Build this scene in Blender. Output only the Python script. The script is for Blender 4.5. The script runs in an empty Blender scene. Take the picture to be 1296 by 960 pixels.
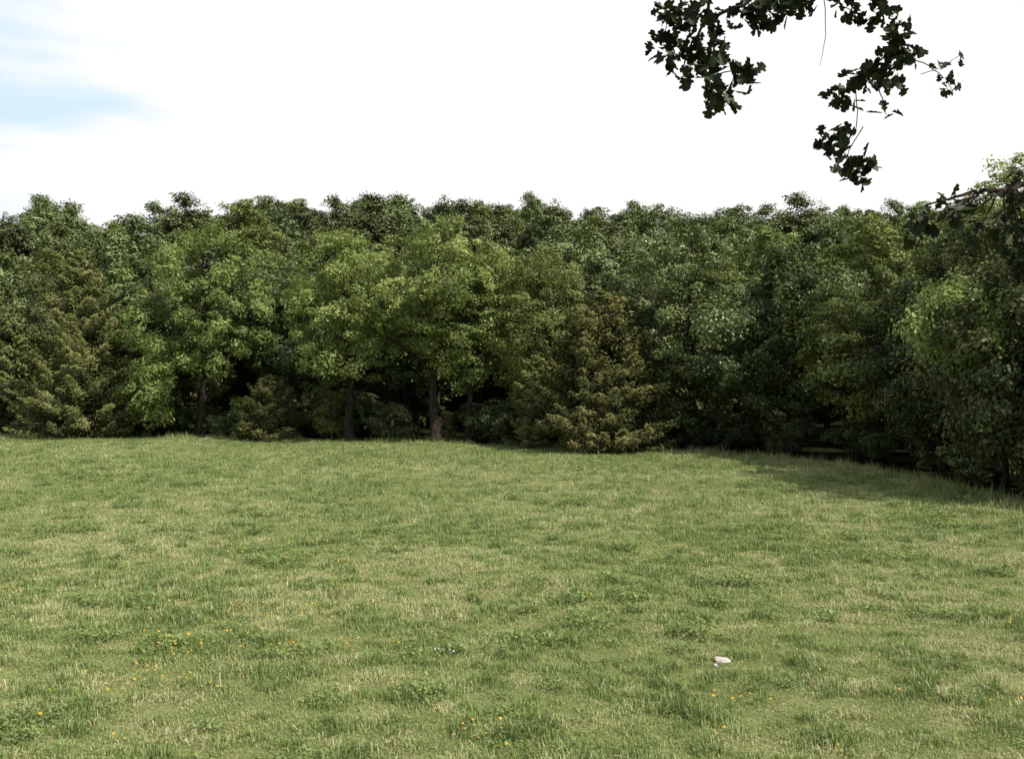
import bpy, math, random
import numpy as np
from mathutils import Vector

scene = bpy.context.scene
R0 = np.random.RandomState

# ---------------------------------------------------------------- helpers
class MB:
    """numpy mesh accumulator"""
    def __init__(s):
        s.v=[];s.l=[];s.t=[];s.m=[];s.tone=[];s.n=0
    def add(s, verts, faces, mat, tone):
        verts=np.asarray(verts,dtype=np.float32).reshape(-1,3)
        faces=np.asarray(faces,dtype=np.int64)
        k=faces.shape[1]
        s.v.append(verts); s.l.append((faces+s.n).reshape(-1))
        s.t.append(np.full(len(faces),k,dtype=np.int32))
        s.m.append(np.broadcast_to(np.asarray(mat,dtype=np.int32),(len(faces),)))
        tone=np.broadcast_to(np.asarray(tone,dtype=np.float32),(len(verts),))
        s.tone.append(tone); s.n+=len(verts)
    def mesh(s,name,mats,smooth=False,validate=True):
        me=bpy.data.meshes.new(name)
        v=np.concatenate(s.v); l=np.concatenate(s.l).astype(np.int32)
        t=np.concatenate(s.t); m=np.concatenate(s.m); tone=np.concatenate(s.tone)
        me.vertices.add(len(v)); me.vertices.foreach_set('co',v.reshape(-1))
        me.loops.add(len(l)); me.loops.foreach_set('vertex_index',l)
        me.polygons.add(len(t))
        st=np.concatenate([[0],np.cumsum(t)[:-1]]).astype(np.int32)
        me.polygons.foreach_set('loop_start',st)
        me.polygons.foreach_set('loop_total',t)
        for x in mats: me.materials.append(x)
        me.polygons.foreach_set('material_index',m)
        me.polygons.foreach_set('use_smooth',np.full(len(t),smooth,dtype=bool))
        a=me.attributes.new('tone','FLOAT','POINT'); a.data.foreach_set('value',tone.astype(np.float32))
        me.update(calc_edges=True)
        if validate: me.validate()
        return me

def norm(a):
    return a/np.maximum(np.linalg.norm(a,axis=-1,keepdims=True),1e-8)

def rdir(rng,n):
    return norm(rng.normal(size=(n,3)))

_G=R0(1234).uniform(size=(256,256))
def vnoise(x,y):
    x=np.asarray(x,float);y=np.asarray(y,float)
    xi=np.floor(x).astype(int);yi=np.floor(y).astype(int);fx=x-xi;fy=y-yi
    fx=fx*fx*(3-2*fx);fy=fy*fy*(3-2*fy)
    a=_G[xi%256,yi%256];b=_G[(xi+1)%256,yi%256];c=_G[xi%256,(yi+1)%256];d=_G[(xi+1)%256,(yi+1)%256]
    return (a*(1-fx)+b*fx)*(1-fy)+(c*(1-fx)+d*fx)*fy
def fbm(x,y,k,o=3,off=0.0):
    s=0;w=0;a=1.0;ang=0.6
    for i in range(o):
        c,sn=math.cos(ang*(i+1)+off),math.sin(ang*(i+1)+off)
        s=s+a*vnoise((x*c-y*sn)*k+off*13.7+i*31,(x*sn+y*c)*k+off*7.1+i*17);w+=a;a*=0.55;k*=2.03
    return s/w

def tube(mb,pts,rad,sides=6,mat=0,tone=0.5):
    pts=np.asarray(pts,float); n=len(pts)
    rad=np.asarray(rad,float)
    tg=np.gradient(pts,axis=0); tg=norm(tg)
    ref=np.array([0.31,0.94,0.12]); 
    a=norm(np.cross(tg,ref)); b=np.cross(tg,a)
    ang=np.linspace(0,2*np.pi,sides,endpoint=False)
    ring=a[:,None,:]*np.cos(ang)[None,:,None]+b[:,None,:]*np.sin(ang)[None,:,None]
    v=pts[:,None,:]+ring*rad[:,None,None]
    f=[]
    for i in range(n-1):
        for j in range(sides):
            k=(j+1)%sides
            f.append((i*sides+j,i*sides+k,(i+1)*sides+k,(i+1)*sides+j))
    mb.add(v.reshape(-1,3),f,mat,tone)

def curve(p0,p1,rng,n=6,sag=0.0,wob=0.05):
    p0=np.array(p0,float);p1=np.array(p1,float)
    t=np.linspace(0,1,n)[:,None]
    L=np.linalg.norm(p1-p0)
    p=p0+(p1-p0)*t
    p[:,2]+=sag*L*np.sin(np.pi*t[:,0])
    w=rng.normal(size=(n,3))*wob*L; w[0]=0;w[-1]=0
    return p+w

def leaves(mb,c,nrm,L,W,rng,mat,tone,d=None):
    n=len(c)
    if d is None: d=rdir(rng,n)
    d=norm(d-nrm*np.sum(d*nrm,axis=1,keepdims=True))
    sd=np.cross(nrm,d)
    L=np.broadcast_to(L,(n,))[:,None];W=np.broadcast_to(W,(n,))[:,None]
    v=np.stack([c-d*L/2,c+sd*W/2+d*L*0.08,c+d*L/2,c-sd*W/2+d*L*0.08],axis=1).reshape(-1,3)
    f=np.arange(n*4).reshape(n,4)
    mb.add(v,f,mat,np.repeat(tone,4))

def obj(name,me,loc=(0,0,0),rz=0,sc=(1,1,1),link=True):
    o=bpy.data.objects.new(name,me)
    o.location=loc;o.rotation_euler=(0,0,rz);o.scale=sc
    if link: scene.collection.objects.link(o)
    return o

# ---------------------------------------------------------------- terrain
EDGE=np.array([(-400,110),(-120,86),(-60,76),(-37,71),(-20,66.5),(-8,62.5),(0,59.5),(8,55.5),(13,51.5),(15.2,47),(15.8,42),(15.95,36),(16.05,30),(17.3,26.0),(60,24),(400,20)],float)
def edge(x): return np.interp(x,EDGE[:,0],EDGE[:,1])
def sst(a,b,x):
    t=np.clip((x-a)/(b-a),0,1); return t*t*(3-2*t)
def H(x,y):
    x=np.asarray(x,float);y=np.asarray(y,float)
    u=0.05*np.sin(x*0.31+1.3)*np.cos(y*0.27)+0.03*np.sin(x*0.9+y*0.7)+0.02*np.sin(x*1.7-y*1.3+2)
    hill=12.8*sst(74,126,y+0.03*x)+0.8*np.sin(x*0.06+2.6)*sst(80,130,y)
    far=30*sst(160,600,np.hypot(x,y))*sst(0,100,y)
    return u+hill+far
def edist(x,y):
    x=np.asarray(x,float);y=np.asarray(y,float)
    best=np.full(x.shape,1e9)
    for i in range(len(EDGE)-1):
        a=EDGE[i];b=EDGE[i+1];ab=b-a
        t=np.clip(((x-a[0])*ab[0]+(y-a[1])*ab[1])/(ab@ab),0,1)
        best=np.minimum(best,np.hypot(x-a[0]-t*ab[0],y-a[1]-t*ab[1]))
    return np.where(y>edge(x),best,-best)

# ---------------------------------------------------------------- materials
def newmat(name):
    m=bpy.data.materials.new(name);m.use_nodes=True
    nt=m.node_tree;nt.nodes.clear()
    return m,nt,nt.nodes,nt.links
def ramp(N,stops):
    r=N.new('ShaderNodeValToRGB');e=r.color_ramp.elements
    e[0].position=stops[0][0];e[0].color=(*stops[0][1],1)
    e[1].position=stops[-1][0];e[1].color=(*stops[-1][1],1)
    for p,c in stops[1:-1]:
        x=e.new(p);x.color=(*c,1)
    return r
def math_(N,Lk,op,a,b=None,c=None):
    n=N.new('ShaderNodeMath');n.operation=op
    for i,s in enumerate((a,b,c)):
        if s is None: continue
        if isinstance(s,(int,float)): n.inputs[i].default_value=s
        else: Lk.new(s,n.inputs[i])
    return n.outputs[0]

def shade(N,L,col,trans,spec,rough):
    d=N.new('ShaderNodeBsdfDiffuse');L.new(col,d.inputs['Color'])
    out=d.outputs[0]
    if trans>0:
        t=N.new('ShaderNodeBsdfTranslucent');L.new(col,t.inputs['Color'])
        mx=N.new('ShaderNodeMixShader');mx.inputs[0].default_value=trans
        L.new(out,mx.inputs[1]);L.new(t.outputs[0],mx.inputs[2]);out=mx.outputs[0]
    if spec>0:
        g=N.new('ShaderNodeBsdfGlossy');g.inputs['Roughness'].default_value=rough;g.inputs['Color'].default_value=(1,1,.92,1)
        mx=N.new('ShaderNodeMixShader');mx.inputs[0].default_value=spec
        L.new(out,mx.inputs[1]);L.new(g.outputs[0],mx.inputs[2]);out=mx.outputs[0]
    o=N.new('ShaderNodeOutputMaterial');L.new(out,o.inputs['Surface'])

def foliage(name,stops,trans=0.2,rough=0.5,spec=0.02,var=0.35,hue=0.5,k=1.0):
    m,nt,N,L=newmat(name)
    at=N.new('ShaderNodeAttribute');at.attribute_name='tone'
    oi=N.new('ShaderNodeObjectInfo')
    rp=ramp(N,[(p,tuple(x*k for x in c)) for p,c in stops])
    L.new(at.outputs['Fac'],rp.inputs['Fac'])
    hs=N.new('ShaderNodeHueSaturation')
    L.new(math_(N,L,'ADD',math_(N,L,'MULTIPLY',oi.outputs['Random'],0.035),hue-0.0175),hs.inputs['Hue'])
    L.new(math_(N,L,'ADD',math_(N,L,'MULTIPLY',oi.outputs['Random'],var),1-var/2),hs.inputs['Value'])
    L.new(rp.outputs['Color'],hs.inputs['Color'])
    shade(N,L,hs.outputs['Color'],trans,spec,rough)
    return m

K=1.25
M_leaf=foliage('leaf_green',[(0.0,(0.048,0.070,0.017)),(0.5,(0.132,0.170,0.043)),(1.0,(0.25,0.285,0.088))],trans=0.25,k=K*1.05)
M_leafd=foliage('leaf_oak_green',[(0.0,(0.029,0.044,0.013)),(0.5,(0.089,0.118,0.033)),(1.0,(0.22,0.245,0.09))],spec=0.04,rough=0.4,k=K)
M_shady=foliage('leaf_painted_shade',[(0.0,(0.020,0.032,0.011)),(0.5,(0.056,0.080,0.024)),(1.0,(0.15,0.17,0.06))],spec=0.02,k=K)  # darker copy of the leaf green, shade painted into the colour
M_leafy=foliage('leaf_yellow_green',[(0.0,(0.066,0.088,0.022)),(0.5,(0.178,0.216,0.056)),(1.0,(0.31,0.34,0.115))],trans=0.3,k=K*1.05)
M_far=foliage('leaf_distant',[(0.0,(0.036,0.053,0.018)),(0.5,(0.104,0.134,0.044)),(1.0,(0.23,0.26,0.105))],trans=0.0,spec=0.025,var=0.7,k=K)
M_fard=foliage('leaf_distant_dark',[(0.0,(0.027,0.041,0.015)),(0.5,(0.074,0.100,0.034)),(1.0,(0.185,0.215,0.085))],trans=0.0,spec=0.03,var=0.7,k=K)
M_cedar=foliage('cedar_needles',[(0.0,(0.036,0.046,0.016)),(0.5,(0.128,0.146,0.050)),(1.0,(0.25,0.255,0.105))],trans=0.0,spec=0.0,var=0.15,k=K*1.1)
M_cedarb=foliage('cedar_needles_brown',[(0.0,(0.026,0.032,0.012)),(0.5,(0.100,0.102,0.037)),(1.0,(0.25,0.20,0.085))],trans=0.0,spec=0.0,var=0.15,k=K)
M_near=foliage('oak_leaf_near',[(0.0,(0.012,0.020,0.008)),(0.5,(0.022,0.036,0.012)),(1.0,(0.045,0.062,0.02))],trans=0.10,spec=0.02)  # leaf colour kept near black, adding to the shade under the crown

def bark(name,c1,c2):
    m,nt,N,L=newmat(name)
    tc=N.new('ShaderNodeTexCoord')
    mp=N.new('ShaderNodeMapping');mp.inputs['Scale'].default_value=(9,9,1.6);L.new(tc.outputs['Object'],mp.inputs[0])
    nz=N.new('ShaderNodeTexNoise');nz.inputs['Scale'].default_value=1.5;nz.inputs['Detail'].default_value=4
    L.new(mp.outputs[0],nz.inputs['Vector'])
    rp=ramp(N,[(0.3,c1),(0.7,c2)]);L.new(nz.outputs['Fac'],rp.inputs['Fac'])
    p=N.new('ShaderNodeBsdfDiffuse')
    L.new(rp.outputs[0],p.inputs['Color'])
    o=N.new('ShaderNodeOutputMaterial');L.new(p.outputs[0],o.inputs['Surface'])
    return m
M_bark=bark('bark',(0.018,0.015,0.011),(0.068,0.056,0.044))

def tonemat(name,stops,trans=0.25,spec=0.02,k=1.0):
    m,nt,N,L=newmat(name)
    at=N.new('ShaderNodeAttribute');at.attribute_name='tone'
    rp=ramp(N,[(p,tuple(x*k for x in c)) for p,c in stops]);L.new(at.outputs['Fac'],rp.inputs['Fac'])
    shade(N,L,rp.outputs[0],trans,spec,0.5)
    return m
M_grass=tonemat('grass_blades',[(0.0,(0.085,0.130,0.034)),(0.28,(0.180,0.250,0.073)),(0.52,(0.285,0.368,0.120)),(0.75,(0.44,0.47,0.19)),(1.0,(0.72,0.64,0.40))],k=0.97)

def plain(name,c,rough=0.7):
    m,nt,N,L=newmat(name)
    nz=N.new('ShaderNodeTexNoise');nz.inputs['Scale'].default_value=14
    rp=ramp(N,[(0.3,tuple(x*0.6 for x in c)),(0.7,c)]);L.new(nz.outputs['Fac'],rp.inputs['Fac'])
    p=N.new('ShaderNodeBsdfPrincipled');p.inputs['Roughness'].default_value=rough
    L.new(rp.outputs[0],p.inputs['Base Color'])
    o=N.new('ShaderNodeOutputMaterial');L.new(p.outputs[0],o.inputs['Surface'])
    return m
M_yel=plain('yellow_petals',(0.85,0.50,0.03))
M_wht=plain('white_petals',(0.6,0.6,0.52))
M_rock=plain('pale_limestone',(0.66,0.60,0.55),0.9)

def groundmat():
    m,nt,N,L=newmat('pasture_ground')
    geo=N.new('ShaderNodeNewGeometry')
    b=N.new('ShaderNodeTexNoise');b.inputs['Scale'].default_value=1.5;b.inputs['Detail'].default_value=3
    L.new(geo.outputs['Position'],b.inputs['Vector'])
    n3=N.new('ShaderNodeTexNoise');n3.inputs['Scale'].default_value=18;n3.inputs['Detail'].default_value=4
    L.new(geo.outputs['Position'],n3.inputs['Vector'])
    s=math_(N,L,'ADD',math_(N,L,'MULTIPLY',b.outputs['Fac'],0.5),math_(N,L,'MULTIPLY',n3.outputs['Fac'],0.5))
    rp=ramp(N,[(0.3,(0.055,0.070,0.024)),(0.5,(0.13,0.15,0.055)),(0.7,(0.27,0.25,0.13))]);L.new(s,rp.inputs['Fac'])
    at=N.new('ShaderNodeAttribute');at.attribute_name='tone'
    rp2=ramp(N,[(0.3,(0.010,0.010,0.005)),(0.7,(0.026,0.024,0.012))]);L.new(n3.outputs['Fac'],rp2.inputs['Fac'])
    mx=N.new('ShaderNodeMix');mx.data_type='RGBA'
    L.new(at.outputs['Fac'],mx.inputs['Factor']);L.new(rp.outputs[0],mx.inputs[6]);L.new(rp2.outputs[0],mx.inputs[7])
    p=N.new('ShaderNodeBsdfDiffuse')
    L.new(mx.outputs[2],p.inputs['Color'])
    o=N.new('ShaderNodeOutputMaterial');L.new(p.outputs[0],o.inputs['Surface'])
    return m
M_ground=groundmat()

# ---------------------------------------------------------------- ground sheet
def axis(lo,hi,flo,fhi,fine):
    mid=np.arange(flo,fhi+1e-6,fine)
    a=[];x=flo;st=fine
    while x>lo: st*=1.25;x-=st;a.append(x)
    b=[];x=fhi;st=fine
    while x<hi: st*=1.25;x+=st;b.append(x)
    return np.concatenate([a[::-1],mid,b])
gx=axis(-900,900,-60,40,0.8);gy=axis(-500,1200,-5,90,0.8)
X,Y=np.meshgrid(gx,gy)
Z=H(X,Y)
mb=MB()
nx=len(gx);ny=len(gy)
I=np.arange(nx*ny).reshape(ny,nx)
F=np.stack([I[:-1,:-1],I[:-1,1:],I[1:,1:],I[1:,:-1]],axis=-1).reshape(-1,4)
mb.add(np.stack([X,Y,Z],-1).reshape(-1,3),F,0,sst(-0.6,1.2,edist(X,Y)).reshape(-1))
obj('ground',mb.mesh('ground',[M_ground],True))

# ---------------------------------------------------------------- scatter via geometry nodes
def scatter(name,pts,rot,scl,idx,protos):
    col=bpy.data.collections.new(name+'_parts')
    for i,me in enumerate(protos):
        o=bpy.data.objects.new('%s_variant_%s'%(name,chr(97+i)),me);col.objects.link(o)
    me=bpy.data.meshes.new(name);n=len(pts)
    me.vertices.add(n);me.vertices.foreach_set('co',np.asarray(pts,np.float32).reshape(-1))
    a=me.attributes.new('rot','FLOAT_VECTOR','POINT');a.data.foreach_set('vector',np.asarray(rot,np.float32).reshape(-1))
    a=me.attributes.new('scl','FLOAT_VECTOR','POINT');a.data.foreach_set('vector',np.asarray(scl,np.float32).reshape(-1))
    a=me.attributes.new('idx','INT','POINT');a.data.foreach_set('value',np.asarray(idx,np.int32))
    o=obj(name,me)
    ng=bpy.data.node_groups.new(name,'GeometryNodeTree')
    ng.interface.new_socket('Geometry',in_out='INPUT',socket_type='NodeSocketGeometry')
    ng.interface.new_socket('Geometry',in_out='OUTPUT',socket_type='NodeSocketGeometry')
    N=ng.nodes;L=ng.links
    gi=N.new('NodeGroupInput');go=N.new('NodeGroupOutput')
    ip=N.new('GeometryNodeInstanceOnPoints');ci=N.new('GeometryNodeCollectionInfo')
    ci.inputs['Collection'].default_value=col
    ci.inputs['Separate Children'].default_value=True;ci.inputs['Reset Children'].default_value=True
    ip.inputs['Pick Instance'].default_value=True
    def na(t,nm):
        x=N.new('GeometryNodeInputNamedAttribute');x.data_type=t;x.inputs['Name'].default_value=nm;return x.outputs['Attribute']
    er=N.new('FunctionNodeEulerToRotation')
    L.new(na('FLOAT_VECTOR','rot'),er.inputs[0]);L.new(er.outputs[0],ip.inputs['Rotation'])
    L.new(na('FLOAT_VECTOR','scl'),ip.inputs['Scale']);L.new(na('INT','idx'),ip.inputs['Instance Index'])
    L.new(gi.outputs[0],ip.inputs['Points']);L.new(ci.outputs[0],ip.inputs['Instance']);L.new(ip.outputs[0],go.inputs[0])
    md=o.modifiers.new('scatter','NODES');md.node_group=ng
    return o

# ---------------------------------------------------------------- trees
def deciduous(name,seed,Ht,Rc,base,nclump=200,lper=200,leaf=0.17,mats=None,aspect=0.6,crad=(0.35,0.95),trunk=0.017,top_w=0.72,droop=0.0,lobes=7,inner=0.38,flat=0.75,amp=0.42):
    rng=R0(seed);mb=MB()
    th=Ht*0.88
    zz=np.linspace(-0.3,th,10)
    tx=np.cumsum(rng.normal(size=10))*0.012*Ht;ty=np.cumsum(rng.normal(size=10))*0.012*Ht
    tx-=tx[0];ty-=ty[0]
    r0=trunk*Ht
    rad=r0*(1-0.9*np.clip(zz/th,0,1))+0.02;rad[0]*=1.5
    tube(mb,np.stack([tx,ty,zz],1),rad,9,0)
    zc=(base+Ht)/2;hz=(Ht-base)/2
    LD=rdir(rng,lobes*2);LD[:,2]=LD[:,2]*0.8+0.15;LD=norm(LD)
    LA=rng.uniform(0.12,amp,lobes*2)
    D=rdir(rng,nclump)
    rr=rng.uniform(0.0,1.0,nclump)**inner
    dots=D@LD.T
    lob=np.max(np.clip((dots-0.62)/0.3,0,1)*LA[None,:],axis=1)
    mod=0.78+lob+rng.normal(size=nclump)*0.025
    C=np.zeros((nclump,3))
    C[:,0]=D[:,0]*rr*Rc*mod;C[:,1]=D[:,1]*rr*Rc*mod;C[:,2]=zc+D[:,2]*rr*hz*np.clip(mod,0.8,1.06)
    taper=np.where(D[:,2]>0,1-(1-top_w)*D[:,2],1-0.25*(-D[:,2]))
    C[:,:2]*=taper[:,None]*1.2
    C[:,0]+=np.interp(C[:,2],zz,tx);C[:,1]+=np.interp(C[:,2],zz,ty)
    cr=rng.uniform(crad[0],crad[1],nclump)
    C[:,2]=np.minimum(C[:,2],Ht-cr*rng.uniform(0.4,1.2,nclump))
    for i in range(nclump):
        if i%5==0:
            hs=np.clip(C[i,2]-np.hypot(C[i,0],C[i,1])*rng.uniform(0.5,1.0),base*0.75,th*0.92)
            p0=(np.interp(hs,zz,tx),np.interp(hs,zz,ty),hs)
            c=curve(p0,C[i],rng,6,sag=-0.05,wob=0.035)
            rb=np.interp(hs,zz,rad)*0.45
            tube(mb,c,np.linspace(rb,0.015,6),5,0)
    ct=rng.normal(0.48,0.16,nclump)
    ii=np.repeat(np.arange(nclump),(lper*(cr/np.mean(cr))**2).astype(int))
    n=len(ii)
    A=rng.normal(size=(nclump,3,3))*0.25+np.eye(3)*0.85
    A[:,2,:]*=flat
    d=rdir(rng,n);d[:,2]=np.where(rng.uniform(size=n)<0.40,np.abs(d[:,2]),d[:,2])
    q=(0.30+0.65*rng.uniform(size=n)**0.6+np.abs(rng.normal(size=n))*0.24)[:,None]
    P=C[ii]+np.einsum('nij,nj->ni',A[ii],d*q)*cr[ii][:,None]
    P[:,2]-=droop*rng.uniform(0,1,n)*cr[ii]
    P[:,2]=np.where(P[:,2]<0.05,0.05+rng.uniform(0,0.6,n),P[:,2])
    out=norm(P-np.array([0,0,zc-hz*0.3]))
    nr=norm(d*0.5+out*0.4+rdir(rng,n)*0.6+np.array([0,0,0.30]))
    Ls=leaf*rng.uniform(0.6,1.4,n)
    dd=rdir(rng,n);dd[:,2]-=0.5+droop
    tn=ct[ii]+rng.normal(size=n)*0.18
    leaves(mb,P,nr,Ls,Ls*aspect,rng,1,np.clip(tn,0,1),dd)
    return mb.mesh(name,mats)

def cedar(name,seed,Ht,Rc,mats,nb=230,per=300,leaf=0.26,power=0.75,base=0.0,texp=1.15):
    rng=R0(seed);mb=MB()
    tube(mb,[(0,0,-0.3),(0.03,0,Ht*0.4),(0,0.04,Ht*0.95)],[Ht*0.022,Ht*0.013,0.02],8,0)
    ph=rng.uniform(0,6.28,4)
    for i in range(nb):
        t=(i+rng.uniform())/nb
        t=t**texp
        z=base+t*(Ht-base)*0.97
        az=rng.uniform(0,2*np.pi)
        env=Rc*max(0.03,(1-t))**power*min(1,0.80+t*2.2)
        Lb=env*(rng.uniform(0.66,1.06)+0.08*math.sin(3*az+ph[0]+z))
        up=0.12+0.5*t+rng.normal()*0.07
        e=np.array([math.cos(az)*Lb,math.sin(az)*Lb,z+Lb*up])
        s=np.array([0,0,max(0.1,z-0.1)])
        c=curve(s,e,rng,6,sag=-0.10,wob=0.025)
        tube(mb,c,np.linspace(0.05*(1-t)+0.012,0.006,6),4,0)
        n=int(per*(0.35+Lb/Rc))
        u=rng.uniform(0.12,1.03,n)**0.6
        k=np.clip(u,0,1)*5
        P=np.stack([np.interp(k,np.arange(6),c[:,j]) for j in range(3)],1)
        wid=(0.16+0.50*np.sin(np.pi*np.clip(u,0,1)**1.2))*min(1,0.35+Lb*0.4)
        side=np.array([-math.sin(az),math.cos(az),0])
        sv=rng.normal(size=n)*0.5
        P+=side*(sv*wid)[:,None]
        P[:,2]+=rng.normal(size=n)*0.16*wid*1.6-0.15*np.abs(sv)*wid
        out=np.array([math.cos(az),math.sin(az),0.30])
        d=norm(out*0.8+side*(np.sign(sv)*0.6)[:,None]+rdir(rng,n)*0.45)
        nr=norm(rdir(rng,n)*0.6+np.array([0,0,0.6])+out*0.5)
        Ls=leaf*rng.uniform(0.5,1.3,n)
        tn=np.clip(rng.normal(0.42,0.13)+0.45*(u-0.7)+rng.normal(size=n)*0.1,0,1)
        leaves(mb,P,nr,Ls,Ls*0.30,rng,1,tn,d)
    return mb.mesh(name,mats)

BL=[M_bark,M_leaf];BD=[M_bark,M_leafd];BY=[M_bark,M_leafy];BF=[M_bark,M_far];BG=[M_bark,M_fard];BS=[M_bark,M_shady]
def place(name,me,x,y,rz=0,s=(1,1,1)):
    return obj(name,me,(x,y,float(H(x,y))),rz,s)

place('red_cedar_tree',cedar('red_cedar_mesh',11,13.2,5.5,[M_bark,M_cedar],nb=400,per=290,leaf=0.22,power=0.72,texp=1.0),-30.0,68.4)
place('red_cedar_tree',cedar('red_cedar_mesh',12,8.9,4.4,[M_bark,M_cedarb],nb=330,per=300,power=0.58,leaf=0.21),5.2,55.2)
place('red_cedar_tree',cedar('red_cedar_mesh',13,4.3,2.7,[M_bark,M_cedarb],nb=130,per=220,power=0.6,leaf=0.2),-16.2,65.0)
place('red_cedar_tree',cedar('red_cedar_mesh',14,9.5,3.6,[M_bark,M_cedar],nb=200,per=210,leaf=0.26),-37.5,74)
place('red_cedar_tree',cedar('red_cedar_mesh',15,6.4,2.6,[M_bark,M_cedar],nb=150,per=210,leaf=0.2,power=0.6),1.6,59.3)

D=[ # name, x, y, H, R, base, mats, seed, kwargs
 ('walnut_tree',-21.8,68.5,14.4,4.8,3.0,BL,21,dict(aspect=0.45,leaf=0.22,lper=175,trunk=0.020)),
 ('walnut_tree',-10.4,63.6,13.8,4.3,3.5,BY,22,dict(aspect=0.45,leaf=0.21,lper=185,trunk=0.020)),
 ('walnut_tree',-4.8,62.2,14.4,4.0,4.3,BY,23,dict(aspect=0.45,leaf=0.21,lper=175,trunk=0.021)),
 ('hickory_tree',-2.9,63.0,11.0,2.0,3.4,BL,24,dict(nclump=80)),
 ('oak_tree',-15.8,72.0,12.4,3.4,1.4,BS,25,{}),
 ('oak_tree',2.2,62.8,12.8,3.3,1.4,BL,26,dict(aspect=0.5)),
 ('oak_tree',7.6,63.2,11.0,3.2,1.5,BS,27,{}),
 ('oak_tree',10.9,56.5,13.6,4.0,1.1,BD,28,dict(nclump=220)),
 ('oak_tree',15.4,54.6,11.6,3.0,0.9,BS,29,{}),
 ('oak_tree',18.2,49.0,12.2,3.3,0.8,BL,30,{}),
 ('oak_tree',19.0,43.4,10.6,2.9,0.7,BS,31,{}),
 ('hickory_tree',18.8,38.4,10.8,3.0,0.6,BD,32,{}),
 ('hickory_tree',18.4,32.6,9.2,3.1,0.4,BS,33,dict(leaf=0.17,lper=240,droop=0.6)),
 ('hickory_tree',17.7,35.6,8.4,2.4,4.2,BY,38,dict(leaf=0.19,aspect=0.45,nclump=90,lper=150,droop=0.9,trunk=0.013)),
 ('hickory_tree',-24.6,66.9,5.6,1.5,0.8,BY,39,dict(leaf=0.17,nclump=60,lper=130,trunk=0.012)),
 ('oak_tree',-26.0,76.0,12.6,3.3,1.5,BS,34,{}),
 ('oak_tree',-36.5,77.5,12.6,3.8,1.5,BD,35,{}),
 ('oak_tree',-43.0,77.0,12.0,4.2,1.2,BL,36,{}),
 ('hickory_tree',24.0,46.5,15.6,2.9,3.0,BY,37,dict(nclump=120)),
]
for (nm,x,y,h,r,b,mt,sd,kw) in D:
    place(nm,deciduous(nm+'_mesh',sd,h,r,b,mats=mt,**kw),x,y,rz=sd*1.7)
NAMED=np.array([(d[1],d[2]) for d in D]+[(-30.0,68.4),(5.2,55.2),(-37.5,74)])

# forest mass on the rising ground behind
rng=R0(15)
hs_=[14.2,13.0,14.8,12.4,13.8,13.5];rs_=[3.6,3.2,3.3,3.7,2.9,3.5]
protos=[deciduous('forest_tree_mesh',50+i,hs_[i],rs_[i],[3.5,3.0,4.0,2.5,3.2,2.8][i],nclump=150,lper=130,leaf=0.235,mats=[BF,BG,BF,BF,BL,BG][i],crad=(0.4,0.95),top_w=0.62,flat=0.85,amp=0.36) for i in range(6)]
protos.append(cedar('forest_cedar_mesh',60,10.5,3.0,[M_bark,M_cedar],nb=120,per=120,leaf=0.4))
pts=[]
step=5.6
for gy_ in np.arange(28,150,step):
    for gx_ in np.arange(-110,95,step):
        x=gx_+rng.uniform(-2.2,2.2);y=gy_+rng.uniform(-2.2,2.2)
        if abs(x)>0.60*y+12: continue
        e=float(edist(np.array([x]),np.array([y]))[0])
        if e<7.5: continue
        if np.min(np.hypot(NAMED[:,0]-x,NAMED[:,1]-y))<5.0: continue
        pts.append((x,y,e))
pts=np.array(pts);n=len(pts)
E=pts[:,2];pts=pts[:,:2]
Pz=H(pts[:,0],pts[:,1])
idx=rng.randint(0,6,n);idx[rng.uniform(size=n)<0.05]=6
s=rng.uniform(0.80,1.08,n)
s*=np.where(E<16,0.88,1.0)
s*=np.where((pts[:,0]>18)&(pts[:,1]<75),0.86,1.0)
# canopy ceiling: tree heights capped by distance to keep the skyline level
top=(0.186*np.maximum(pts[:,1],60)+4.0)-Pz
hp=np.array(hs_+[10.5])[idx]
s=np.where(hp*s>top,top/hp*rng.uniform(0.97,1.02,n),s)
scatter('distant_forest',np.c_[pts,Pz],np.c_[np.zeros((n,2)),rng.uniform(0,6.28,n)],np.c_[np.maximum(s,.8)*1.12,np.maximum(s,.8)*1.12,s],idx,protos)
print('forest',n)

# undergrowth along the tree line
shr=[deciduous('shrub_mesh',70+i,[3.4,2.6,4.4,2.0][i],[1.5,1.4,1.7,1.3][i],0.1,nclump=40,lper=130,leaf=0.16,mats=[BS,BD,BL,BS][i],crad=(0.3,0.65),trunk=0.012) for i in range(4)]
shr.append(cedar('shrub_cedar_mesh',75,3.2,1.5,[M_bark,M_cedar],nb=70,per=120,leaf=0.2,power=0.6))
pts=[]
for i in range(2,len(EDGE)-2):
    a=EDGE[i];b=EDGE[i+1];ab=b-a;Ls=np.linalg.norm(ab);nrm=np.array([-ab[1],ab[0]])/Ls
    for k in range(int(Ls/0.55)):
        p=a+ab*rng.uniform()+nrm*rng.uniform(0.8,9.0)
        pts.append(p)
pts=np.array(pts)
keep=edist(pts[:,0],pts[:,1])>0.7
for (tx_,ty_) in [(-21.8,68.5),(-10.4,63.6),(-4.8,62.2),(-2.9,63.0)]:
    keep&=~((np.abs(pts[:,0]-tx_*pts[:,1]/ty_)<1.3)&(pts[:,1]<ty_+0.8))
pts=pts[keep];n=len(pts)
idx=rng.choice([0,1,2,3,4],n,p=[.34,.20,.16,.20,.10]);s=rng.uniform(0.5,1.05,n)
scatter('undergrowth',np.c_[pts,H(pts[:,0],pts[:,1])],np.c_[np.zeros((n,2)),rng.uniform(0,6.28,n)],np.c_[s,s,s],idx,shr)

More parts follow.
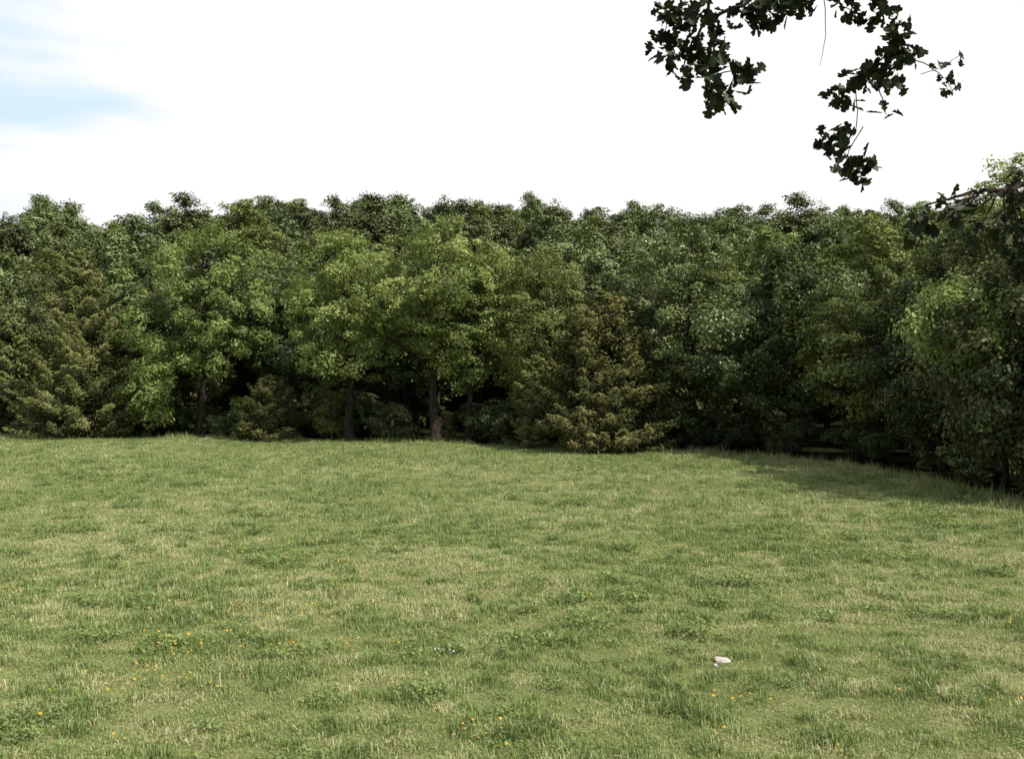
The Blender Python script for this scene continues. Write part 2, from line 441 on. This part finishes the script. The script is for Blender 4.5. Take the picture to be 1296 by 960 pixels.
# ---------------------------------------------------------------- pasture grass: one real mesh
rng=R0(9)
ROCK=(2.97,14.0)
def field(x,y):
    n0=fbm(x,y,0.16,3,1.0)
    n1=fbm(x,y,0.95,3,2.0)
    n2=fbm(x,y,3.4,2,3.0)
    lush=np.clip((0.15*n0+0.30*n1+0.55*n2-0.50)*4.6+0.33,0,1)
    m0=fbm(x,y,0.28,3,4.0);m1=fbm(x,y,2.2,3,5.0)
    dry=np.clip((0.42*m0+0.58*m1-0.52)*7.0+0.18,0,1)
    for (cx,cy,r) in [(3.25,15.7,.40),(-4.4,12.4,.45),(-3.7,11.2,.4),(5.2,16,.4),(4.6,20,.5),(-8,17,.5),(2.7,11.0,.3)]:
        dry=np.maximum(dry,np.exp(-((x-cx)**2/(r*1.6)**2+(y-cy)**2/r**2))*1.2*(0.5+m1))
    return lush,np.clip(dry,0,1)
def make_blades(mb,x,y,h0,w0,simple,dt=0.0):
    n=len(x)
    lush,dry=field(x,y)
    dr=rng.uniform(size=n)<(dry*0.60+0.07)
    hh=h0*(0.45+1.25*lush)*rng.uniform(0.5,1.3,n)*np.where(dr,0.9,1)
    ln=np.abs(rng.normal(size=n))*np.where(dr,1.0,0.6)+0.1
    az=rng.uniform(0,6.28,n);d=np.c_[np.cos(az),np.sin(az)];sd=np.c_[-np.sin(az),np.cos(az)]
    ww=w0*rng.uniform(0.6,1.35,n)*np.where(dr,0.75,1)
    tone=0.50+dt-0.28*(lush-0.3)+0.14*dry+rng.normal(size=n)*0.11+(rng.uniform(size=n)<0.08)*0.12
    tone=np.where(dr,0.88+rng.normal(size=n)*0.09,np.minimum(tone,0.74))
    tone=np.clip(tone,0,1)
    z=H(x,y)
    xy=np.c_[x,y]
    b0=np.c_[xy-sd*ww[:,None]/2,z-0.015];b1=np.c_[xy+sd*ww[:,None]/2,z-0.015]
    tip=np.c_[xy+d*(hh*ln)[:,None],z+hh*np.clip(1.05-0.35*ln,0.3,1)]
    if simple:
        v=np.stack([b0,b1,tip],1).reshape(-1,3)
        mb.add(v,np.arange(n*3).reshape(n,3),0,np.repeat(tone,3))
    else:
        mid=xy+d*(hh*ln*0.35)[:,None];zm=z+hh*0.6
        m0=np.c_[mid-sd*ww[:,None]*0.42,zm];m1=np.c_[mid+sd*ww[:,None]*0.42,zm]
        v=np.stack([b0,b1,m1,tip,m0],1).reshape(-1,3)
        k=np.arange(n)*5
        mb.add(v,np.stack([k,k+1,k+2,k+4],1),0,np.repeat(tone,5))
        base=mb.n-len(v)
        mb.l.append((np.stack([k+4,k+2,k+3],1)+base).reshape(-1));mb.t.append(np.full(n,3,dtype=np.int32));mb.m.append(np.zeros(n,np.int32))
mb=MB()
bands=[(7.5,16,1500,0.072,0.011,False),(16,27,900,0.080,0.015,False),(27,42,430,0.090,0.024,True),(42,74,230,0.105,0.036,True)]
tot=0
for (y0,y1,dens,h0,w0,simple) in bands:
    area=0.53*(y1*y1-y0*y0)+6*(y1-y0)
    n=int(area*dens)
    u=rng.uniform(size=n*2);y=y0+(y1-y0)*u
    x=rng.uniform(-1,1,n*2)*(0.53*y1+3)
    k=(np.abs(x)<0.53*y+3)
    x=x[k][:n];y=y[k][:n]
    k=y<edge(x)+0.7;x=x[k];y=y[k]
    k=~((np.abs(x-ROCK[0]+0.05)<0.20)&(y>ROCK[1]-0.42)&(y<ROCK[1]+0.1));x=x[k];y=y[k]
    tot+=len(x)
    make_blades(mb,x,y,h0,w0,simple)
# distinct taller tufts
nt_=7500
yy=8+66*rng.uniform(size=nt_)**1.2;xx=rng.uniform(-1,1,nt_)*(yy*0.53+3)
lu,dy=field(xx,yy)
k=(yy<edge(xx))&(lu+rng.normal(size=nt_)*0.35>0.45);xx=xx[k];yy=yy[k]
rep=60
g=1+yy/55
X_=np.repeat(xx,rep)+rng.normal(size=len(xx)*rep)*np.repeat(0.09*g*rng.uniform(0.6,1.6,len(xx)),rep)
Y_=np.repeat(yy,rep)+rng.normal(size=len(xx)*rep)*np.repeat(0.08*g,rep)
ok=Y_<edge(X_)+0.5
nearm=ok&(Y_<24)
ok&=~((np.abs(X_-ROCK[0])<0.3)&(Y_>ROCK[1]-0.9)&(Y_<ROCK[1]+0.1))
nearm&=ok
make_blades(mb,X_[nearm],Y_[nearm],0.120,0.013,False,-0.05)
make_blades(mb,X_[ok&~nearm],Y_[ok&~nearm],0.145,0.026,True,-0.07)
for i in range(2,len(EDGE)-2):
    a=EDGE[i];b=EDGE[i+1];ab=b-a;Ls=np.linalg.norm(ab);nrm=np.array([-ab[1],ab[0]])/Ls
    n=int(Ls*320)
    p=a+ab*rng.uniform(size=(n,1))+nrm*(rng.normal(size=(n,1))*0.45)
    c=fbm(p[:,0],p[:,1],1.2,2,8.0)
    p=p[c>0.42]
    make_blades(mb,p[:,0],p[:,1],0.30,0.03,True)
obj('pasture_grass',mb.mesh('pasture_grass',[M_grass],validate=False))
print('blades',tot)

# low broadleaf weeds
rng2=R0(140);wm=[]
for q_ in range(2):
    mb=MB();n=170
    xy=rng2.normal(size=(n,2))*0.12;z=rng2.uniform(0.02,0.15,n)
    leaves(mb,np.c_[xy,z],norm(rdir(rng2,n)*0.6+np.array([0,0,0.8])),0.055*rng2.uniform(0.6,1.3,n),0.028,rng2,0,np.clip(rng2.normal(0.3,0.1,n),0,1))
    wm.append(mb.mesh('weed_mesh',[M_grass]))
yy=8+40*rng.uniform(size=1300)**1.2;xx=rng.uniform(-1,1,1300)*(yy*0.53+2)
k=(fbm(xx,yy,0.5,2,9.0)+rng.normal(size=1300)*0.09>0.59)&(yy<edge(xx)-1)&(np.hypot(xx-ROCK[0],yy-ROCK[1]+.3)>0.6);xx=xx[k];yy=yy[k];n=len(xx)
s=rng.uniform(0.5,1.2,n)*(1+yy/80)
scatter('meadow_weeds',np.c_[xx,yy,H(xx,yy)],np.c_[np.zeros((n,2)),rng.uniform(0,6.28,n)],np.c_[s,s,s],rng.randint(0,2,n),wm)

# ---------------------------------------------------------------- wildflowers
def flowerproto(seed,mat,cnt):
    r=R0(seed);mb=MB()
    for k in range(cnt):
        x,y=r.normal(size=2)*0.14;h=r.uniform(0.14,0.27)
        tube(mb,[(x,y,0),(x+.01,y,h*.5),(x+r.normal()*.02,y,h)],[.0025,.002,.002],4,0,0.4)
        np_=7
        a=np.linspace(0,2*np.pi,np_,endpoint=False)+r.uniform()
        tilt=r.normal(size=2)*0.4+np.array([0,-0.2])
        for t in a:
            d=np.array([math.cos(t),math.sin(t)]);s=np.array([-math.sin(t),math.cos(t)])
            R_=0.018
            q=[(0,0),tuple(d*R_*.6+s*.007),tuple(d*R_),tuple(d*R_*.6-s*.007)]
            v=[(x+u,y+w,h+0.003+u*tilt[0]+w*tilt[1]) for u,w in q]
            mb.add(v,[(0,1,2,3)],1,0.5)
        ring=[(x+.005*math.cos(t),y+.005*math.sin(t),h+.008) for t in a]
        mb.add(ring,[tuple(range(np_))],2,0.5)
    return mb.mesh('flower_clump_mesh',[M_grass,mat,plain('flower_centre',(0.45,0.25,0.02))])
fl=[flowerproto(1,M_yel,6),flowerproto(2,M_yel,4),flowerproto(3,M_yel,2),flowerproto(4,M_wht,8)]
F=[(-4.0,21,.5,8),(-3.1,18.6,.5,7),(-4.7,16.9,.6,9),(-3.1,16.1,.4,7),(-4.7,14.3,.6,11),(-4.1,14.1,.5,5),(-4.8,12.7,.6,8),(-5.3,12.6,.5,5),(-0.35,10.9,.4,5),(0.05,10.8,.4,2),
   (3.25,12.1,.35,3),(2.9,11.1,.3,2),(7.9,15.2,.4,4),(5.9,11.5,.3,3),(-9.5,18,.5,3),(-5,23,.6,3),(7.5,23.5,.5,3),(-7.3,21,.7,3),(1.9,16.8,.4,1),(-1.9,14.3,.4,2)]
P=[];ID=[]
for (x,y,s,c) in F:
    for k in range(c):
        P.append((x+rng.normal()*s,y+rng.normal()*s*0.6));ID.append(rng.randint(0,3))
for k in range(60):
    yy=rng.uniform(10,34);P.append((rng.uniform(-yy*.55,yy*.45),yy));ID.append(2)
for k in range(2): P.append((-0.88+rng.normal()*.06,13.9+rng.normal()*.08));ID.append(3)
P=np.array(P);n=len(P)
scatter('wildflowers',np.c_[P,H(P[:,0],P[:,1])],np.c_[np.zeros((n,2)),rng.uniform(0,6.28,n)],np.ones((n,3))*rng.uniform(0.8,1.2,(n,1)),ID,fl)

# ---------------------------------------------------------------- pale rock
import bmesh
bm=bmesh.new();bmesh.ops.create_icosphere(bm,subdivisions=3,radius=1)
r=random.Random(4)
pl=[(Vector((r.uniform(-1,1),r.uniform(-1,1),r.uniform(-.6,1))).normalized(),r.uniform(.25,.7)) for _ in range(14)]
for v in bm.verts:
    for nn,dd in pl:
        k=v.co.dot(nn)
        if k>dd: v.co-=nn*(k-dd)
    v.co=Vector((v.co.x*.20,v.co.y*.12,v.co.z*.085))
me=bpy.data.meshes.new('limestone_rock');bm.to_mesh(me);bm.free();me.materials.append(M_rock)
obj('limestone_rock',me,(2.99,14.0,float(H(2.97,14.0))+0.035),0.2)
me2=me.copy();o=obj('limestone_rock',me2,(2.86,13.82,float(H(2.84,13.8))+0.02),1.9,(.5,.5,.6))

# ---------------------------------------------------------------- overhanging oak (trunk right of the camera)
def oak_near():
    rng=R0(77);mb=MB()
    def T(pts,ra,rb,sides=8):
        pts=np.array(pts,float)
        k=np.linspace(0,len(pts)-1,(len(pts)-1)*4+1)
        q=np.stack([np.interp(k,np.arange(len(pts)),pts[:,j]) for j in range(3)],1)
        for _ in range(2): q[1:-1]=(q[:-2]+2*q[1:-1]+q[2:])/4
        q[1:-1]+=rng.normal(size=(len(q)-2,3))*min(0.02,ra*0.5)
        tube(mb,q,np.linspace(ra,rb,len(q)),sides,0)
    T([(7.2,0.0,-0.3),(7.2,0.0,2.0),(7.1,0.1,5.0),(6.8,0.2,7.5),(6.4,0.2,10.0),(6.2,0.2,12)],0.34,0.09,14)
    T([(7.1,0.1,5.6),(6.0,2.4,7.1),(4.6,4.8,7.9),(3.4,6.3,7.7),(2.6,7.0,7.35)],0.13,0.03)
    T([(7.1,0.1,4.6),(6.6,2.6,5.6),(5.5,5.2,5.75),(4.4,6.7,5.5),(3.75,7.0,5.42)],0.11,0.022)
    half=[(0,0.0),(0.06,0.03),(0.20,0.09),(0.30,0.22),(0.42,0.26),(0.46,0.16),(0.54,0.18),(0.60,0.38),(0.74,0.42),(0.78,0.26),(0.84,0.24),(0.93,0.26),(1.0,0.10),(1.0,0.0)]
    hl=np.array(half)
    def leaf(c,d,nr,L,tone):
        d=d/np.linalg.norm(d);nr=nr-d*(nr@d);nr/=np.linalg.norm(nr);s=np.cross(nr,d)
        f=0.22
        for sg in (1,-1):
            v=c+np.outer(hl[:,0]*L,d)+np.outer(hl[:,1]*L*sg,s)+np.outer((hl[:,1]*f-0.12*hl[:,0]**2)*L,nr)
            mb.add(v,[tuple(range(len(hl)))],1,tone)
    def cluster(p,n,r,L=0.115):
        p=np.array(p,float)
        for k in range(n):
            d=rng.normal(size=3);d[2]-=0.25;d/=np.linalg.norm(d)
            c=p+rdir(rng,1)[0]*r*rng.uniform(0.1,1)**0.6
            nr=rng.normal(size=3)+np.array([0,-0.7,0.5])
            leaf(c,d,nr,L*rng.uniform(0.7,1.2),rng.uniform(0.1,0.9))
    def twig(pts,ra=0.010,rb=0.003,n=7,r=0.10,skip=1,L=0.108):
        T(pts,ra,rb,5)
        for p in pts[skip:]: cluster(p,int(n*1.6),r*1.12,L)
    Yc=7.0
    def V(*l): return [(a,Yc+rng.normal()*0.10,b) for a,b in l]
    twig(V((2.6,7.35),(2.1,6.95),(1.72,6.72),(1.42,6.56),(1.28,6.42),(1.25,6.27)),0.022,0.005,15,0.14,2)
    twig(V((1.42,6.58),(1.25,6.62),(1.12,6.60),(1.10,6.46)),0.006,0.003,11,0.10)
    twig(V((1.28,6.40),(1.36,6.22),(1.46,6.10),(1.48,5.98)),0.006,0.003,12,0.085)
    twig(V((1.46,6.2),(1.58,6.18),(1.64,6.13)),0.005,0.003,9,0.07)
    twig(V((1.42,6.5),(1.45,6.4),(1.42,6.3)),0.005,0.003,7,0.08)
    twig(V((1.72,6.72),(1.80,6.62),(1.90,6.64),(1.75,6.56)),0.006,0.003,10,0.10)
    twig(V((2.1,6.95),(2.02,6.74),(1.98,6.68)),0.006,0.003,11,0.10)
    twig(V((2.1,6.95),(2.2,6.8),(2.15,6.72)),0.006,0.003,8,0.09)
    twig(V((2.6,7.35),(2.55,6.95),(2.56,6.68),(2.66,6.58),(2.72,6.45)),0.016,0.005,11,0.12,2)
    twig(V((2.72,6.50),(2.78,6.36),(2.74,6.24),(2.64,6.12)),0.007,0.003,12,0.10)
    twig(V((2.66,6.3),(2.56,6.22),(2.46,6.16),(2.40,6.06)),0.006,0.003,12,0.10)
    twig(V((2.60,6.1),(2.66,5.98),(2.65,5.86)),0.005,0.002,3,0.04,2)
    T(V((2.25,7.1),(2.22,6.6),(2.24,6.4),(2.22,6.26)),0.004,0.0015,4)
    twig(V((2.5,6.62),(2.44,6.60),(2.36,6.66)),0.005,0.003,5,0.06)
    T(V((2.47,6.12),(2.44,5.9),(2.42,5.74)),0.004,0.003,4)
    twig(V((2.42,5.76),(2.32,5.70),(2.24,5.68)),0.004,0.002,9,0.07)
    twig(V((2.42,5.74),(2.46,5.64),(2.52,5.55),(2.53,5.49)),0.004,0.002,8,0.065)
    T(V((2.72,6.46),(2.86,6.36),(3.0,6.24),(3.10,6.16)),0.005,0.003,4)
    twig(V((3.0,6.24),(3.08,6.24),(3.14,6.27)),0.003,0.002,3,0.03,1,0.09)
    twig(V((3.10,6.16),(3.18,6.12),(3.24,6.12)),0.003,0.002,3,0.04,1,0.09)
    T(V((3.75,5.42),(3.5,5.33),(3.27,5.32),(3.05,5.27),(2.86,5.22)),0.022,0.004,6)
    for (a,b,m,rr) in [(3.66,5.50,8,.07),(3.66,5.28,20,.13),(3.5,5.28,14,.11),(3.36,5.20,13,.10),(3.2,5.22,9,.09),(3.0,5.20,10,.08),(2.88,5.13,12,.09),(2.80,5.01,10,.08),(2.92,5.04,8,.07),
                       (3.6,5.10,28,.14),(3.45,5.04,18,.12),(3.62,4.93,26,.13),(3.7,4.78,22,.12),(3.48,4.90,12,.09),(3.75,5.0,24,.13),(3.33,5.02,8,.07),(3.72,4.66,16,.09)]:
        y0=Yc+rng.normal()*0.15
        T([(3.5+(a-3.5)*0.3,Yc,5.33),((a+3.5)/2,(y0+Yc)/2,(b+5.36)/2),(a,y0,b)],0.007,0.003,4)
        cluster((a,y0,b),m,rr,0.10)
    cc=np.array([5.8,0.3,10.0])  # unseen crown added overhead to shade the hanging sprays
    for k in range(60):
        d=rdir(rng,1)[0];d[2]*=0.75
        c=cc+d*np.array([4.3,4.2,3.0])*rng.uniform(0.35,1)
        if c[2]<7.6: c[2]=7.6+rng.uniform(0,.8)
        hs=np.clip(c[2]-2,5.5,11.5)
        q=curve((np.interp(hs,[5,7.5,10,12],[7.1,6.8,6.4,6.2]),0.15,hs),c,rng,6,0.05,0.04)
        tube(mb,q,np.linspace(0.06,0.012,6),5,0)
        n=150
        pp=c+rdir(rng,n)*(0.95*rng.uniform(0,1,n)**0.5)[:,None]*np.array([1,1,.6])
        for m_ in range(n):
            leaf(pp[m_],rng.normal(size=3),rng.normal(size=3)+np.array([0,0,1.0]),0.17*rng.uniform(.8,1.3),rng.uniform(.1,.9))
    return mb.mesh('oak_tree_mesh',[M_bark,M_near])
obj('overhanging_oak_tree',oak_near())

# ---------------------------------------------------------------- light
el=math.radians(50)
az_dir=np.array([0.84,-0.54]);az_dir/=np.linalg.norm(az_dir)
tosun=Vector((az_dir[0]*math.cos(el),az_dir[1]*math.cos(el),math.sin(el)))
sun=bpy.data.lights.new('sun','SUN');sun.energy=5.0;sun.angle=math.radians(0.5);sun.color=(1.0,0.95,0.86)
so=bpy.data.objects.new('sun',sun);so.rotation_euler=(-tosun).to_track_quat('-Z','Y').to_euler();so.location=(20,-15,30)
scene.collection.objects.link(so)

w=bpy.data.worlds.new('World');scene.world=w;w.use_nodes=True
nt=w.node_tree;N=nt.nodes;L=nt.links;N.clear()
sky=N.new('ShaderNodeTexSky');sky.sky_type='NISHITA';sky.sun_disc=False
sky.sun_elevation=el;sky.sun_rotation=math.atan2(az_dir[0],az_dir[1])
sky.air_density=1.0;sky.dust_density=1.5
tc=N.new('ShaderNodeTexCoord')
nv=N.new('ShaderNodeVectorMath');nv.operation='NORMALIZE';L.new(tc.outputs['Generated'],nv.inputs[0])
mp=N.new('ShaderNodeMapping');mp.inputs['Scale'].default_value=(1.2,1.2,6.0);L.new(nv.outputs[0],mp.inputs[0])
nz=N.new('ShaderNodeTexNoise');nz.inputs['Scale'].default_value=2.6;nz.inputs['Detail'].default_value=6;nz.inputs['Roughness'].default_value=0.55
L.new(mp.outputs[0],nz.inputs['Vector'])
dp=N.new('ShaderNodeVectorMath');dp.operation='DOT_PRODUCT'
b=Vector((-0.80,0.95,0.50)).normalized();dp.inputs[1].default_value=b
L.new(nv.outputs[0],dp.inputs[0])
s=math_(N,L,'ADD',dp.outputs['Value'],math_(N,L,'MULTIPLY',math_(N,L,'SUBTRACT',nz.outputs['Fac'],0.5),0.20))
mr=N.new('ShaderNodeMapRange');mr.interpolation_type='SMOOTHSTEP'
mr.inputs['From Min'].default_value=0.93;mr.inputs['From Max'].default_value=0.985
mr.inputs['To Min'].default_value=1.0;mr.inputs['To Max'].default_value=0.0
L.new(s,mr.inputs['Value'])
sx=N.new('ShaderNodeSeparateXYZ');L.new(nv.outputs[0],sx.inputs[0])
m2=N.new('ShaderNodeMapRange');m2.interpolation_type='SMOOTHSTEP'
m2.inputs['From Min'].default_value=-0.1;m2.inputs['From Max'].default_value=0.55;m2.inputs['To Min'].default_value=0.30;m2.inputs['To Max'].default_value=1.0
L.new(sx.outputs['Y'],m2.inputs['Value'])
cmx=N.new('ShaderNodeMix');cmx.data_type='RGBA'
L.new(mr.outputs[0],cmx.inputs['Factor']);cmx.inputs[6].default_value=(6.3,7.9,9.2,1);cmx.inputs[7].default_value=(9.6,9.5,9.4,1)
mx=N.new('ShaderNodeMix');mx.data_type='RGBA'
L.new(m2.outputs[0],mx.inputs['Factor'])
L.new(sky.outputs[0],mx.inputs[6]);L.new(cmx.outputs[2],mx.inputs[7])
bg=N.new('ShaderNodeBackground');bg.inputs['Strength'].default_value=0.11
L.new(mx.outputs[2],bg.inputs['Color'])
o=N.new('ShaderNodeOutputWorld');L.new(bg.outputs[0],o.inputs['Surface'])

# ---------------------------------------------------------------- camera
cam=bpy.data.cameras.new('camera');cam.sensor_width=36;cam.lens=34.6;cam.clip_end=3000;cam.clip_start=0.05
co=bpy.data.objects.new('camera',cam);co.location=(0,0,4.0);co.rotation_euler=(math.radians(90),0,0)
scene.collection.objects.link(co);scene.camera=co
scene.view_settings.view_transform='Standard';scene.view_settings.look='None';scene.view_settings.exposure=0
